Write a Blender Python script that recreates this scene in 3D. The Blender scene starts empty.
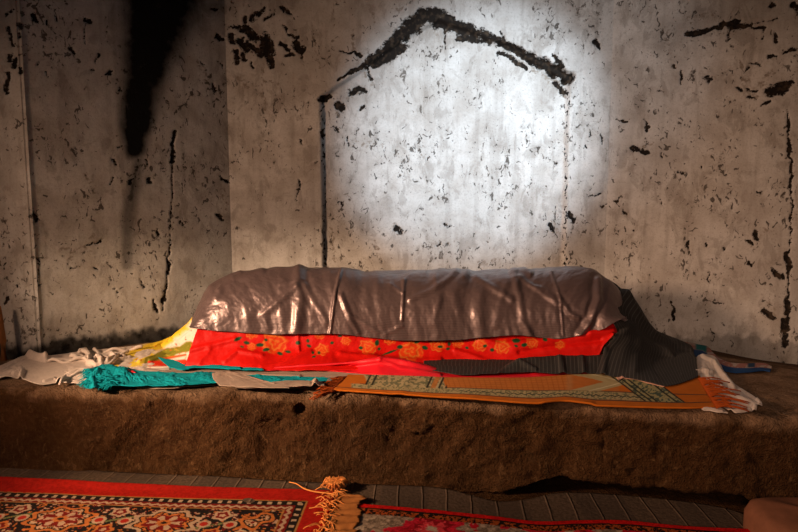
import bpy, math, random
import numpy as np
random.seed(7)
S = bpy.context.scene
C = S.collection
# ------------------------------------------------------------------ camera
CAM_Z, PITCH, F = 1.03, math.radians(6.1), 620.0
cd = bpy.data.cameras.new('camera'); cam = bpy.data.objects.new('camera', cd); C.objects.link(cam)
cam.location = (0, 0, CAM_Z); cam.rotation_euler = (math.pi/2 - PITCH, 0, 0)
cd.sensor_width = 36; cd.lens = F/798*36; cd.clip_start = .02
S.camera = cam
# ------------------------------------------------------------------ world and lights
w = bpy.data.worlds.new('dim_room'); S.world = w; w.use_nodes = True
bg = w.node_tree.nodes['Background']; bg.inputs[0].default_value = (.80, .86, 1.0, 1); bg.inputs[1].default_value = .018

def aim(o, tgt):
    from mathutils import Vector
    d = Vector(tgt) - o.location
    o.rotation_euler = d.to_track_quat('-Z', 'Y').to_euler()
def spot(name, loc, tgt, energy, col, size, blend, rad, scale=(1, 1, 1)):
    l = bpy.data.lights.new(name, 'SPOT'); l.energy = energy; l.color = col
    l.spot_size = math.radians(size); l.spot_blend = blend; l.shadow_soft_size = rad
    o = bpy.data.objects.new(name, l); C.objects.link(o); o.location = loc; aim(o, tgt); o.scale = scale
    return o
def area(name, loc, tgt, energy, col, sx, sy, spread=180):
    l = bpy.data.lights.new(name, 'AREA'); l.energy = energy; l.color = col
    l.shape = 'RECTANGLE'; l.size = sx; l.size_y = sy; l.spread = math.radians(spread)
    o = bpy.data.objects.new(name, l); C.objects.link(o); o.location = loc; aim(o, tgt)
    return o
# cool shaft of daylight from a high opening behind the camera, falling on the arched niche
spot('daylight_shaft', (1.3, -1.2, 2.7), (.42, 3.35, 1.40), 1750, (.76, .88, 1.0), 19, .85, .05)
spot('daylight_shaft_soft', (1.3, -1.2, 2.7), (.70, 3.3, 1.72), 200, (.88, .94, 1.0), 26, 1, .1)
# warm low light slanting in from the doorway on the left: a flat beam along the platform
spot('doorway_beam', (-2.45, .85, 1.3), (-.62, 2.6, .45), 400, (1.0, .66, .42), 50, .8, .06, (1.0, .50, 1))
spot('doorway_beam_floor', (-3.0, .3, 1.6), (-.75, 1.86, 0), 560, (1.0, .62, .34), 28, 1, .08, (1, .5, 1))
# warm daylight filling the room from the doorway side
area('doorway_fill', (-2.8, .65, 1.65), (1.5, 3.2, .15), 17, (1.0, .59, .37), .6, .5, 72)
# weak warm fill added behind the camera to soften the shadow at right
area('right_fill', (-.5, -1.1, 1.5), (1.85, 3.2, .45), 2.7, (1.0, .62, .42), .6, .5, 36)
vs = S.view_settings; vs.view_transform = 'Standard'; vs.look = 'None'; vs.exposure = 0; vs.gamma = 1; vs.use_curve_mapping = False

# ------------------------------------------------------------------ numpy helpers
cp, sp_ = math.cos(PITCH), math.sin(PITCH)
def ray(px, py):
    a, b = (px-399)/F, (266-py)/F
    return np.array([a, cp + b*sp_, -sp_ + b*cp])
def atY(px, py, Y):
    d = ray(px, py); t = Y/d[1]
    return np.array([d[0]*t, Y, CAM_Z + d[2]*t])
def atZ(px, py, Z):
    d = ray(px, py); t = (Z-CAM_Z)/d[2]
    return np.array([d[0]*t, d[1]*t, Z])
def proj(P):
    x, y, z = P[..., 0], P[..., 1], P[..., 2]-CAM_Z
    dep = y*cp - z*sp_; up = y*sp_ + z*cp
    return 399 + F*x/dep, 266 - F*up/dep
def sstep(a, b, x):
    t = np.clip((x-a)/(b-a), 0, 1); return t*t*(3-2*t)
def hsh(i, j, k=0):
    n = (i*374761393 + j*668265263 + k*2147483647 + 12345).astype(np.int64) & 0x7fffffff
    n = ((n ^ (n >> 13))*1274126177) & 0x7fffffff
    n = ((n ^ (n >> 16))*1911520717) & 0x7fffffff
    return ((n >> 3) & 0xffff)/65535.0
def vnoise(x, y, seed=0):
    x = np.asarray(x, float); y = np.asarray(y, float)
    i = np.floor(x).astype(np.int64); j = np.floor(y).astype(np.int64)
    fx = x-i; fy = y-j; fx = fx*fx*(3-2*fx); fy = fy*fy*(3-2*fy)
    s = seed*7919
    a = hsh(i+s, j); b = hsh(i+1+s, j); c = hsh(i+s, j+1); d = hsh(i+1+s, j+1)
    return (a*(1-fx)+b*fx)*(1-fy) + (c*(1-fx)+d*fx)*fy
def fbm(x, y, seed=0, octv=4, g=.5):
    t = 0; a = 1; n = 0; x = np.asarray(x, float); y = np.asarray(y, float)
    for o in range(octv):
        t = t + a*vnoise(x*2**o, y*2**o, seed+o*13); n += a; a *= g
    return t/n - .5
def seg_dist(px, py, pts, W=None):
    """distance to a polyline and interpolated width"""
    best = np.full(px.shape, 1e9); bw = np.zeros(px.shape)
    for q in range(len(pts)-1):
        a, b = pts[q], pts[q+1]
        dx, dy = b[0]-a[0], b[1]-a[1]; L = dx*dx+dy*dy+1e-9
        t = np.clip(((px-a[0])*dx+(py-a[1])*dy)/L, 0, 1)
        d = np.hypot(px-a[0]-t*dx, py-a[1]-t*dy)
        if W is None:
            best = np.minimum(best, d)
        else:
            ww = W[q]*(1-t)+W[q+1]*t; k = d/ww; m = k < best
            best = np.where(m, k, best)
    return best
def catmull(P, u):
    P = np.asarray(P, float); n = len(P)
    if n == 2: return P[0]*(1-u)[:, None] + P[1]*u[:, None]
    L = np.r_[0, np.cumsum(np.linalg.norm(np.diff(P, axis=0), axis=1))]; L /= L[-1]
    i = np.clip(np.searchsorted(L, u, side='right')-1, 0, n-2)
    t = ((u-L[i])/(L[i+1]-L[i]+1e-9))[:, None]
    T = np.zeros_like(P)
    for q in range(n):
        a, b = max(q-1, 0), min(q+1, n-1)
        T[q] = (P[b]-P[a])/(L[b]-L[a]+1e-9)
    h = (L[i+1]-L[i])[:, None]
    return ((2*t**3-3*t**2+1)*P[i] + (t**3-2*t**2+t)*h*T[i] + (-2*t**3+3*t**2)*P[i+1] + (t**3-t**2)*h*T[i+1])

# ------------------------------------------------------------------ mesh and material helpers
def link(name, me, mat=None, parent=None):
    o = bpy.data.objects.new(name, me); C.objects.link(o)
    if mat: me.materials.append(mat)
    if parent: o.parent = parent; 
    return o
def grid_mesh(name, P, mat, parent=None, col=None, uv=None, smooth=True, flip=False, solid=0, offset=-1):
    nv, nu = P.shape[:2]
    me = bpy.data.meshes.new(name)
    idx = np.arange(nv*nu).reshape(nv, nu)
    q = np.stack([idx[:-1, :-1], idx[:-1, 1:], idx[1:, 1:], idx[1:, :-1]], -1).reshape(-1, 4)
    if flip: q = q[:, ::-1]
    nf = len(q)
    me.vertices.add(nv*nu); me.vertices.foreach_set('co', P.reshape(-1).astype(np.float32))
    me.loops.add(nf*4); me.loops.foreach_set('vertex_index', q.reshape(-1).astype(np.int32))
    me.polygons.add(nf); me.polygons.foreach_set('loop_start', np.arange(0, nf*4, 4, dtype=np.int32))
    me.polygons.foreach_set('loop_total', np.full(nf, 4, np.int32))
    me.update(calc_edges=True)
    me.polygons.foreach_set('use_smooth', np.full(nf, smooth))
    if col is not None:
        a = me.color_attributes.new('col', 'FLOAT_COLOR', 'POINT')
        c4 = np.ones((nv*nu, 4), np.float32); c4[:, :3] = col.reshape(-1, 3); a.data.foreach_set('color', c4.reshape(-1))
    if uv is not None:
        l = me.uv_layers.new(name='uv'); l.data.foreach_set('uv', uv.reshape(-1, 2)[q.reshape(-1)].reshape(-1).astype(np.float32))
    me.validate()
    o = link(name, me, mat, parent)
    if solid:
        m = o.modifiers.new('cloth_thickness', 'SOLIDIFY'); m.thickness = solid; m.offset = offset
    return o
def merge(o, others):
    """join other mesh objects into o"""
    import bmesh
    bm = bmesh.new(); bm.from_mesh(o.data)
    for p in others: bm.from_mesh(p.data)
    bm.to_mesh(o.data); bm.free()
    for p in others: bpy.data.objects.remove(p)
    return o
def tag(o, label=None, cat=None, group=None, kind=None):
    if label: o['label'] = label
    if cat: o['category'] = cat
    if group: o['group'] = group
    if kind: o['kind'] = kind
    return o
def empty(name, loc, label, cat, group=None):
    o = bpy.data.objects.new(name, None); C.objects.link(o); o.location = loc; o.empty_display_size = .05
    return tag(o, label, cat, group)
def child(o, parent):
    o.parent = parent; o.matrix_parent_inverse = parent.matrix_basis.inverted(); return o
class NT:
    def __init__(s, name):
        s.m = bpy.data.materials.new(name); s.m.use_nodes = True; s.t = s.m.node_tree
        s.b = s.t.nodes['Principled BSDF']
    def n(s, typ, **kw):
        x = s.t.nodes.new(typ)
        for k, v in kw.items():
            if k.startswith('i_'):
                x.inputs[k[2:].replace('_', ' ')].default_value = v
            else: setattr(x, k, v)
        return x
    def l(s, a, b): s.t.links.new(a, b)
    def math(s, op, a, b=None, c=None, clamp=False):
        x = s.t.nodes.new('ShaderNodeMath'); x.operation = op; x.use_clamp = clamp
        for i, v in enumerate((a, b, c)):
            if v is None: continue
            if isinstance(v, (int, float)): x.inputs[i].default_value = v
            else: s.l(v, x.inputs[i])
        return x.outputs[0]
    def mix(s, f, a, b, typ='MIX'):
        x = s.t.nodes.new('ShaderNodeMix'); x.data_type = 'RGBA'; x.blend_type = typ
        for k, v in ((0, f), (6, a), (7, b)):
            if isinstance(v, (int, float)): x.inputs[k].default_value = v
            elif isinstance(v, tuple): x.inputs[k].default_value = v if len(v) == 4 else v+(1,)
            else: s.l(v, x.inputs[k])
        return x.outputs[2]
    def ramp(s, f, stops):
        x = s.t.nodes.new('ShaderNodeValToRGB'); r = x.color_ramp
        while len(r.elements) < len(stops): r.elements.new(.5)
        for e, (p, c) in zip(r.elements, stops):
            e.position = p; e.color = (c, c, c, 1) if isinstance(c, (int, float)) else c+(1,)
        s.l(f, x.inputs[0]); return x.outputs[0]
    def noise(s, scale, detail=4, vec=None, rough=.5, dist=0):
        x = s.n('ShaderNodeTexNoise'); x.inputs['Scale'].default_value = scale; x.inputs['Detail'].default_value = detail
        x.inputs['Roughness'].default_value = rough; x.inputs['Distortion'].default_value = dist
        if vec is None: vec = s.pos()
        s.l(vec, x.inputs['Vector']); return x.outputs[0]
    def pos(s, scale=None):
        g = s.n('ShaderNodeTexCoord').outputs['Object']
        if scale is None: return g
        mp = s.n('ShaderNodeMapping'); mp.inputs['Scale'].default_value = scale; s.l(g, mp.inputs[0]); return mp.outputs[0]
    def bump(s, h, strength, dist=.002):
        x = s.n('ShaderNodeBump'); x.inputs['Strength'].default_value = strength; x.inputs['Distance'].default_value = dist
        s.l(h, x.inputs['Height']); s.l(x.outputs[0], s.b.inputs['Normal'])

# plaster wall: attribute col = (soot_dark, peel_dark, patch)
def mat_plaster():
    t = NT('old_plaster')
    at = t.n('ShaderNodeAttribute', attribute_name='col'); sep = t.n('ShaderNodeSeparateColor'); t.l(at.outputs['Color'], sep.inputs[0])
    soot_dark, peel_dark, patch = sep.outputs
    big = t.noise(2.2, 5); mid = t.noise(9, 6); 
    c = t.mix(t.ramp(big, [(.3, 0), (.7, 1)]), (.46, .445, .42), (.60, .59, .565))
    c = t.mix(t.math('MULTIPLY', t.ramp(mid, [(.42, 0), (.66, 1)]), .55), c, (.31, .275, .24))
    streak = t.noise(1, 5, t.pos((22, 22, 1.6)))
    c = t.mix(t.math('MULTIPLY', t.ramp(streak, [(.52, 0), (.70, 1)]), .38), c, (.24, .215, .19))
    hb = t.noise(1, 4, t.pos((3, 3, 40)))
    c = t.mix(t.math('MULTIPLY', t.ramp(hb, [(.5, 0), (.75, 1)]), .15), c, (.36, .33, .30))
    sm = t.noise(13, 7, t.pos((1, 1, .55)), .68, .6)
    c = t.mix(t.math('MULTIPLY', t.ramp(sm, [(.53, 0), (.60, 1)]), .38), c, (.19, .165, .14))
    gr = t.noise(110, 5, None, .7)
    c = t.mix(t.math('MULTIPLY', t.ramp(gr, [(.50, 0), (.68, 1)]), .35), c, (.20, .175, .15))
    # patches of exposed grey render
    c = t.mix(t.ramp(t.math('ADD', patch, t.math('MULTIPLY', t.math('SUBTRACT', t.noise(60, 5), .5), .9)), [(.45, 0), (.6, 1)]), c, (.26, .225, .19))
    # small chips in clusters
    cl = t.ramp(t.noise(5.5, 3), [(.42, 0), (.62, 1)])
    ch = t.noise(42, 3, t.pos((1, 1, .75)), .55, .8)
    chv = t.math('ADD', ch, t.math('MULTIPLY', cl, .10))
    chips = t.ramp(chv, [(.675, 0), (.72, 1)])
    c = t.mix(t.math('MULTIPLY', chips, .85), c, (.045, .036, .028))
    fk = t.math('ADD', t.noise(27, 7, t.pos((1, 1, .7)), .62, .5), t.math('MULTIPLY', t.ramp(t.noise(2.6, 3), [(.45, 0), (.65, 1)]), .10))
    c = t.mix(t.math('MULTIPLY', t.ramp(fk, [(.69, 0), (.74, 1)]), .8), c, (.06, .047, .036))
    sc = t.ramp(t.math('ADD', t.noise(120, 4), t.math('MULTIPLY', cl, .08)), [(.70, 0), (.76, 1)])
    c = t.mix(t.math('MULTIPLY', sc, .5), c, (.09, .075, .06))
    rag = t.math('ADD', peel_dark, t.math('MULTIPLY', t.math('SUBTRACT', t.noise(85, 6, None, .7), .5), 1.5))
    pf = t.ramp(rag, [(.42, 0), (.58, 1)])
    dk = t.mix(t.ramp(t.noise(38, 4), [(.5, 0), (.68, 1)]), (.010, .007, .005), (.050, .034, .022))
    c = t.mix(pf, c, dk)
    sf = t.math('MULTIPLY', soot_dark, t.math('ADD', .85, t.math('MULTIPLY', t.noise(26, 5), .4)), None, True)
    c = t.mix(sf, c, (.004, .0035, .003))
    t.l(c, t.b.inputs['Base Color']); t.b.inputs['Roughness'].default_value = .85
    t.b.inputs['Specular IOR Level'].default_value = .2
    h = t.math('SUBTRACT', t.math('MULTIPLY', t.noise(45, 8, None, .65), .6), t.math('ADD', t.math('MULTIPLY', chips, .5), pf))
    t.bump(h, .55, .006)
    return t.m
def mat_mud():
    t = NT('straw_mud')
    a = t.noise(7, 6); b = t.noise(60, 6, None, .65); st = t.noise(1, 3, t.pos((48, 48, 30)), .6, 1.2)
    c = t.mix(t.ramp(a, [(.3, 0), (.7, 1)]), (.036, .015, .005), (.066, .030, .011))
    c = t.mix(t.math('MULTIPLY', t.ramp(b, [(.45, 0), (.75, 1)]), .5), c, (.13, .068, .028))
    c = t.mix(t.math('MULTIPLY', t.ramp(st, [(.56, 0), (.70, 1)]), .32), c, (.22, .13, .06))
    c = t.mix(t.math('MULTIPLY', t.ramp(t.noise(26, 5), [(.30, 1), (.44, 0)]), .6), c, (.05, .027, .012))
    # pale dusty top; light grazing the lip painted in as paler mud
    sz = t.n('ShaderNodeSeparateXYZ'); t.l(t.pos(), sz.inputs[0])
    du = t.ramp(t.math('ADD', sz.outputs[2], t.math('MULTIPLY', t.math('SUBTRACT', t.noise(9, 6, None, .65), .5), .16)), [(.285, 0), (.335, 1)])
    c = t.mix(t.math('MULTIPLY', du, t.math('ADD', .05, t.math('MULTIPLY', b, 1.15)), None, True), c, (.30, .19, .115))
    t.l(c, t.b.inputs['Base Color']); t.b.inputs['Roughness'].default_value = .95; t.b.inputs['Specular IOR Level'].default_value = .1
    t.bump(t.math('ADD', t.math('MULTIPLY', b, .8), t.math('ADD', t.math('MULTIPLY', st, .6), t.noise(160, 4))), .9, .012)
    return t.m
def mat_cloth(name, col=None, rough=.8, sheen=0, var=.25, weave=900, attr=False, stripes=None, trans=0, spec=.3, metallic=0, bump=.25, bscale=1200):
    """stripes=(colour, axis, per metre, duty)"""
    t = NT(name)
    if attr:
        at = t.n('ShaderNodeAttribute', attribute_name='col'); c = at.outputs['Color']
    else:
        x = t.n('ShaderNodeRGB'); x.outputs[0].default_value = col+(1,); c = x.outputs[0]
    c = t.mix(var, c, t.ramp(t.noise(35, 5), [(.25, .35), (.75, 1.0)]), 'MULTIPLY')
    bh = t.noise(weave, 2)
    if stripes:
        uv = t.n('ShaderNodeUVMap', uv_map='uv'); s = t.n('ShaderNodeSeparateXYZ'); t.l(uv.outputs[0], s.inputs[0])
        fr = t.math('FRACT', t.math('MULTIPLY', s.outputs[stripes[1]], float(stripes[2])))
        f = t.math('LESS_THAN', fr, float(stripes[3]))
        c = t.mix(f, c, stripes[0]); bh = t.math('ADD', bh, t.math('MULTIPLY', f, .7))
    t.l(c, t.b.inputs['Base Color']); t.b.inputs['Roughness'].default_value = rough
    t.b.inputs['Sheen Weight'].default_value = sheen; t.b.inputs['Specular IOR Level'].default_value = spec
    t.b.inputs['Metallic'].default_value = metallic
    t.bump(bh, bump, .0015)
    return t.m

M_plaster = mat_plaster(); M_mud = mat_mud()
M_satin = mat_cloth('striped_satin', (.19, .135, .13), .36, 0, .15, 500, False, ((.125, .085, .085), 1, 165, .45), 0, .7, .45, .12)
M_dark = mat_cloth('pinstripe_wool', (.026, .025, .024), .75, 0, .2, 700, False, ((.058, .054, .051), 0, 62, .22), 0, .2)
M_red = mat_cloth('printed_red_cotton', attr=True, rough=.5, var=.12, spec=.16)
M_crimson = mat_cloth('crimson_cloth', (.72, .010, .022), .5, 0, .15, spec=.3)
M_white = mat_cloth('cream_cotton', (.62, .53, .46), .85, 0, .25)
M_beige = mat_cloth('beige_cotton', (.40, .31, .245), .9, 0, .35, 900, False, ((.31, .23, .18), 1, 60, .35), spec=.15)
M_teal = mat_cloth('teal_wool', (.006, .30, .36), .95, 0, .35, 300, bump=.9, spec=.05)
M_col = mat_cloth('printed_cloth', attr=True, rough=.9, var=.25, spec=.08)
M_rug = mat_cloth('wool_pile', attr=True, rough=.97, var=.45, weave=500, spec=.05, bump=.9)
M_or = mat_cloth('orange_yarn', (.56, .155, .025), .9, 0, .3, spec=.1)
M_gold = mat_cloth('gold_yarn', (.80, .31, .085), .9, 0, .3, spec=.1)
M_dkor = mat_cloth('rust_yarn', (.31, .058, .009), .9, 0, .3, spec=.1)

# ------------------------------------------------------------------ setting: walls
XL1, YL1 = -1.635, 2.78          # corner of left pier
XB0, XB1, YB = -.91, 1.12, 3.36  # back wall
XR1, YR1 = 2.04, 3.10
# traced marks: (polyline of pixels on the wall, widths)
PEEL_DARK = [
 ([(338,80),(352,72),(372,58),(392,47)], [2,3,4,6]), ([(385,50),(400,36),(412,27),(424,18),(436,15)], [6,8,8,7,6]),
 ([(398,34),(405,28),(420,14),(440,12),(455,22)], [7,7,6,5,5]), ([(436,20),(450,24),(470,30),(490,37)], [8,7,7,6]),
 ([(375,62),(390,54),(400,46)], [6,8,7]), ([(350,73),(364,66)], [2.5,2]), ([(322,99),(330,96)], [6,4]), ([(338,104),(342,108)], [5,4]),
 ([(350,93),(360,87),(366,90)], [4,4,3]), ([(340,52),(355,51),(362,55)], [1,2,4]), ([(366,66),(372,78)], [3,3]),
 ([(444,24),(446,46)], [3,2]), ([(460,36),(475,40),(490,42)], [6,5,4]), ([(500,52),(512,58),(528,68)], [3,4,3]),
 ([(490,38),(510,46),(530,56),(550,67),(568,77)], [4,4.5,5.5,7,7.5]), ([(500,33),(504,42)], [2.5,3]), ([(552,55),(562,66)], [2,4]),  # starts with the long black slash down the right slope of the niche
 ([(556,82),(564,90)], [3,5]), ([(500,38),(470,29)], [2.5,3]),
 # cluster left of the arch
 ([(252,18),(264,9)], [4,4]), ([(264,20),(275,15)], [2.5,2]), ([(245,17),(246,21)], [3,3]), ([(246,30),(253,36)], [6,7]), ([(230,35),(232,42)], [5,5]),
 ([(264,38),(268,52)], [7,8]), ([(249,44),(262,56)], [4,4]), ([(235,52),(237,61)], [4,4]), ([(243,55),(244,60)], [4,4]), ([(270,57),(272,67)], [4,4]),
 ([(290,34),(298,38)], [3,3]), ([(281,44),(290,50)], [3,3]), ([(296,44),(301,50)], [6,6]), ([(285,56),(293,55)], [3,3]), ([(282,8),(290,14)], [3,3]),
 ([(283,24),(287,30)], [2.5,2.5]), ([(218,36),(222,40)], [4,3]), ([(202,61),(206,64)], [2.5,2]), ([(218,60),(222,67)], [2,2]), ([(213,84),(217,90)], [2,3]),
 ([(252,62),(253,68)], [2.5,2.5]), ([(302,52),(303,62)], [2,2]), ([(240,40),(246,50)], [5,5]), ([(229,28),(240,26)], [2,3]), ([(212,8),(216,10)], [3,3]),
 # right hand cracks
 ([(688,34),(700,32),(706,31)], [4,5,3]), ([(706,32),(718,28),(726,22),(742,21)], [2,3,4,2.5]), ([(726,23),(740,27),(752,26),(764,28)], [4,4,2.5,3]),
 ([(752,22),(778,19)], [1.2,2]), ([(730,26),(730,40)], [2.5,2]), ([(763,28),(763,38)], [2,2]), ([(776,34),(777,40)], [4,3]), ([(768,57),(776,56)], [3,2.5]),
 ([(782,54),(794,50)], [2,3]), ([(770,92),(782,88),(792,82)], [6,7,3]), ([(762,104),(770,102)], [2,3]), ([(752,64),(760,66)], [2.5,2]), ([(742,74),(750,66)], [2,2]),
 ([(748,88),(758,92)], [2.5,2.5]), ([(738,88),(742,89)], [3,3]), ([(748,97),(756,97)], [2.5,2.5]), ([(706,78),(710,80)], [4,4]), ([(672,66),(675,68)], [2.5,2]),
 ([(680,72),(682,82)], [3,2]), ([(773,4),(775,5)], [4,3]), ([(794,6),(797,8)], [4,4]), ([(678,172),(687,174)], [2.4,2.8]), ([(596,42),(601,49)], [5,3]),
 ([(660,90),(664,92)], [2,2]),
 # right corner crack
 ([(788,110),(790,150),(792,190),(790,240),(789,290),(788,330)], [1.8,2.8,2.6,1.5,2.6,3.0]), ([(784,320),(786,345)], [4,4]), ([(788,255),(789,268)], [3.5,3.5]),
 ([(786,300),(787,312)], [3.5,3.5]),
 # niche jamb cracks
 ([(322,104),(323,160),(324,200),(324,266)], [1.4,.6,.6,.6]), ([(321,130),(322,136)], [3,3]), ([(569,90),(568,120),(567,180),(566,270)], [.8,.7,.9,1.1]),
 ([(570,215),(575,220)], [4,3]), ([(300,140),(302,142)], [2.5,2.5]),
 # right plane chips
 ([(590,195),(600,194)], [1.5,2.5]), ([(600,207),(622,198)], [1.8,1.8]), ([(624,208),(626,216)], [1.5,2]), ([(634,148),(648,152)], [4,3]), ([(660,152),(664,160)], [2.5,2.5]),
 ([(589,132),(590,136)], [2,2]), ([(586,143),(587,147)], [2.5,2.5]), ([(600,133),(602,145)], [2,2]), ([(617,120),(629,123)], [2,2]), ([(645,117),(648,132)], [1.5,2.5]),
 ([(725,170),(724,176)], [1.2,1.2]), ([(687,243),(689,255)], [3,2.5]), ([(706,245),(707,248)], [1.8,1.8]), ([(722,248),(724,251)], [2.2,2.2]), ([(749,264),(753,266)], [3,3]),
 ([(754,232),(757,240)], [3,3]), ([(747,240),(752,243)], [2.5,2.5]), ([(772,270),(781,276)], [4,4]), ([(708,272),(710,282)], [1.6,2]), ([(672,303),(674,318)], [2,3]),
 ([(707,312),(709,316)], [1.8,1.8]), ([(722,322),(724,324)], [2,2]), ([(710,328),(714,334)], [2,2.5]), ([(730,340),(733,346)], [1.5,2]), ([(764,312),(774,318)], [5,4]),
 ([(714,302),(722,303)], [2,2]), ([(758,190),(762,194)], [2,2]), ([(701,165),(703,166)], [2,2]), ([(633,230),(634,231)], [2,2]), ([(660,200),(662,205)], [2,2]),
 # left crack at the panel edge and left-panel chips
 ([(174,132),(172,145),(173,162)], [3,3,4]), ([(173,166),(172,200),(171,240),(166,280),(162,310)], [1.8,1.2,1.6,2.0,1.8]), ([(170,262),(168,275)], [3,3]),
 ([(48,20),(49,24)], [3,3]), ([(55,10),(58,20)], [2,2]), ([(34,16),(37,22)], [3.5,3]), ([(86,20),(90,22)], [4,3]), ([(85,24),(84,44)], [.8,1.5]), ([(83,42),(85,44)], [2.5,2.5]),
 ([(98,54),(95,64)], [3,2]), ([(107,74),(111,72)], [3,3]), ([(71,50),(74,54)], [4,3]), ([(53,47),(54,48)], [2.5,2.5]), ([(48,72),(48,80)], [2,1.5]), ([(92,70),(95,71)], [2.5,2]),
 ([(107,32),(106,44)], [1.5,1.5]), ([(120,88),(121,91)], [2.5,2.5]), ([(38,62),(37,66)], [2,2]), ([(33,214),(36,220)], [3.5,3]), ([(40,258),(38,285)], [1.5,2]), ([(86,246),(104,240)], [2,2]),
 ([(70,270),(80,266)], [1.8,1.8]), ([(114,290),(118,294)], [2,2]), ([(140,280),(143,288)], [2,3]), ([(96,268),(98,270)], [2,2]), ([(130,182),(136,176)], [3,2]), ([(148,178),(150,182)], [3,3]),
 ([(157,230),(160,235)], [3,3]), ([(153,300),(157,312)], [2.5,2.5]), ([(180,223),(182,226)], [2.5,2.5]), ([(222,178),(228,182)], [3,3]), ([(118,150),(122,146)], [2.5,2]),
 ([(112,160),(116,166)], [3,2]), ([(145,160),(148,164)], [2.5,2]), ([(300,180),(296,200)], [1,2]), ([(218,215),(222,220)], [3,3]), ([(110,185),(114,178)], [2,2]),
 # left pier
 ([(9,30),(13,45)], [4,3]), ([(10,56),(8,62)], [4,3]), ([(15,60),(14,66)], [4,4]), ([(8,72),(7,92)], [3,4]), ([(19,68),(21,72)], [3,3]), ([(20,33),(21,36)], [3,3]),
 ([(15,286),(16,288)], [3,3]), ([(8,298),(4,303)], [3,2]), ([(3,270),(6,264)], [2,2]), ([(1,235),(4,246)], [2.5,2.5]), ([(13,10),(6,14)], [3,3]), ([(18,24),(22,26)], [3,3]),
 # niche chips
 ([(346,136),(348,144)], [2,2]), ([(396,228),(400,232)], [4,3.5]), ([(446,225),(449,226)], [3,3]), ([(438,245),(442,243)], [1.8,2]), ([(448,244),(450,244)], [2,2]), ([(453,142),(454,143)], [2,2]),
 ([(338,202),(342,206)], [2,2]), ([(360,108),(364,106)], [3,2]), ([(330,125),(338,131)], [1.5,1.5]), ([(370,250),(382,262)], [1,1]), ([(428,158),(428,160)], [1.5,1.5]), ([(488,240),(489,242)], [2,2]),
 ([(545,110),(546,118)], [1,1.5]), ([(555,160),(558,163)], [2,2]), ([(552,225),(556,232)], [3,3]), ([(558,208),(556,222)], [1,1]), ([(496,58),(497,62)], [1.5,1.5]),
]
PATCH = [([(432,22),(438,30)], [6,6]), ([(362,68),(374,84)], [5,4]), ([(312,20),(318,60),(322,70)], [2,4,3]), ([(352,30),(354,50)], [4,4]), ([(372,12),(374,22)], [5,4]),
 ([(395,10),(405,8)], [6,5]), ([(336,110),(338,116)], [5,4]), ([(350,95),(362,88)], [7,6]), ([(333,5),(334,40)], [3,2]), ([(690,20),(700,16),(712,14)], [8,7,4]), ([(664,30),(668,45)], [7,6]),
 ([(556,58),(566,70)], [5,6]), ([(505,50),(530,66),(560,84)], [4,5,8]), ([(562,86),(566,96)], [7,5]), ([(420,150),(424,156)], [3,3]), ([(394,226),(402,236)], [8,6]), ([(374,240),(380,262)], [5,4]),
 ([(356,142),(380,146)], [6,6]), ([(640,150),(655,140)], [5,3]), ([(96,235),(70,260)], [4,4]), ([(60,250),(90,250)], [5,5]), ([(85,175),(95,190)], [6,6]), ([(760,85),(775,70)], [8,6]), ([(745,80),(755,95)], [8,8]),
 ([(740,60),(742,70)], [4,4]), ([(556,215),(560,240)], [4,3]), ([(330,230),(334,262)], [5,5]), ([(345,190),(350,200)], [3,3]), ([(764,230),(750,245)], [6,5]), ([(768,300),(776,320)], [6,6]),
 ([(200,60),(206,80)], [5,5]), ([(240,80),(248,88)], [7,5]), ([(268,80),(276,84)], [6,4]), ([(222,190),(226,210)], [5,6]), ([(480,265),(500,260)], [4,4]), ([(262,70),(264,110)], [4,3])]
def in_arch(px, py):
    """signed distance in px (positive inside) to the pointed niche outline"""
    ped = [(319,96),(360,68),(400,38),(438,17),(470,28),(520,50),(572,80)]
    yt = np.interp(px, [p[0] for p in ped], [p[1] for p in ped])
    d1 = (py-yt)*.86; d2 = px-np.interp(py, [90, 270], [319, 322]); d3 = np.interp(py, [90, 270], [571, 566])-px
    return np.minimum(d1, np.minimum(d2, d3))
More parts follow.
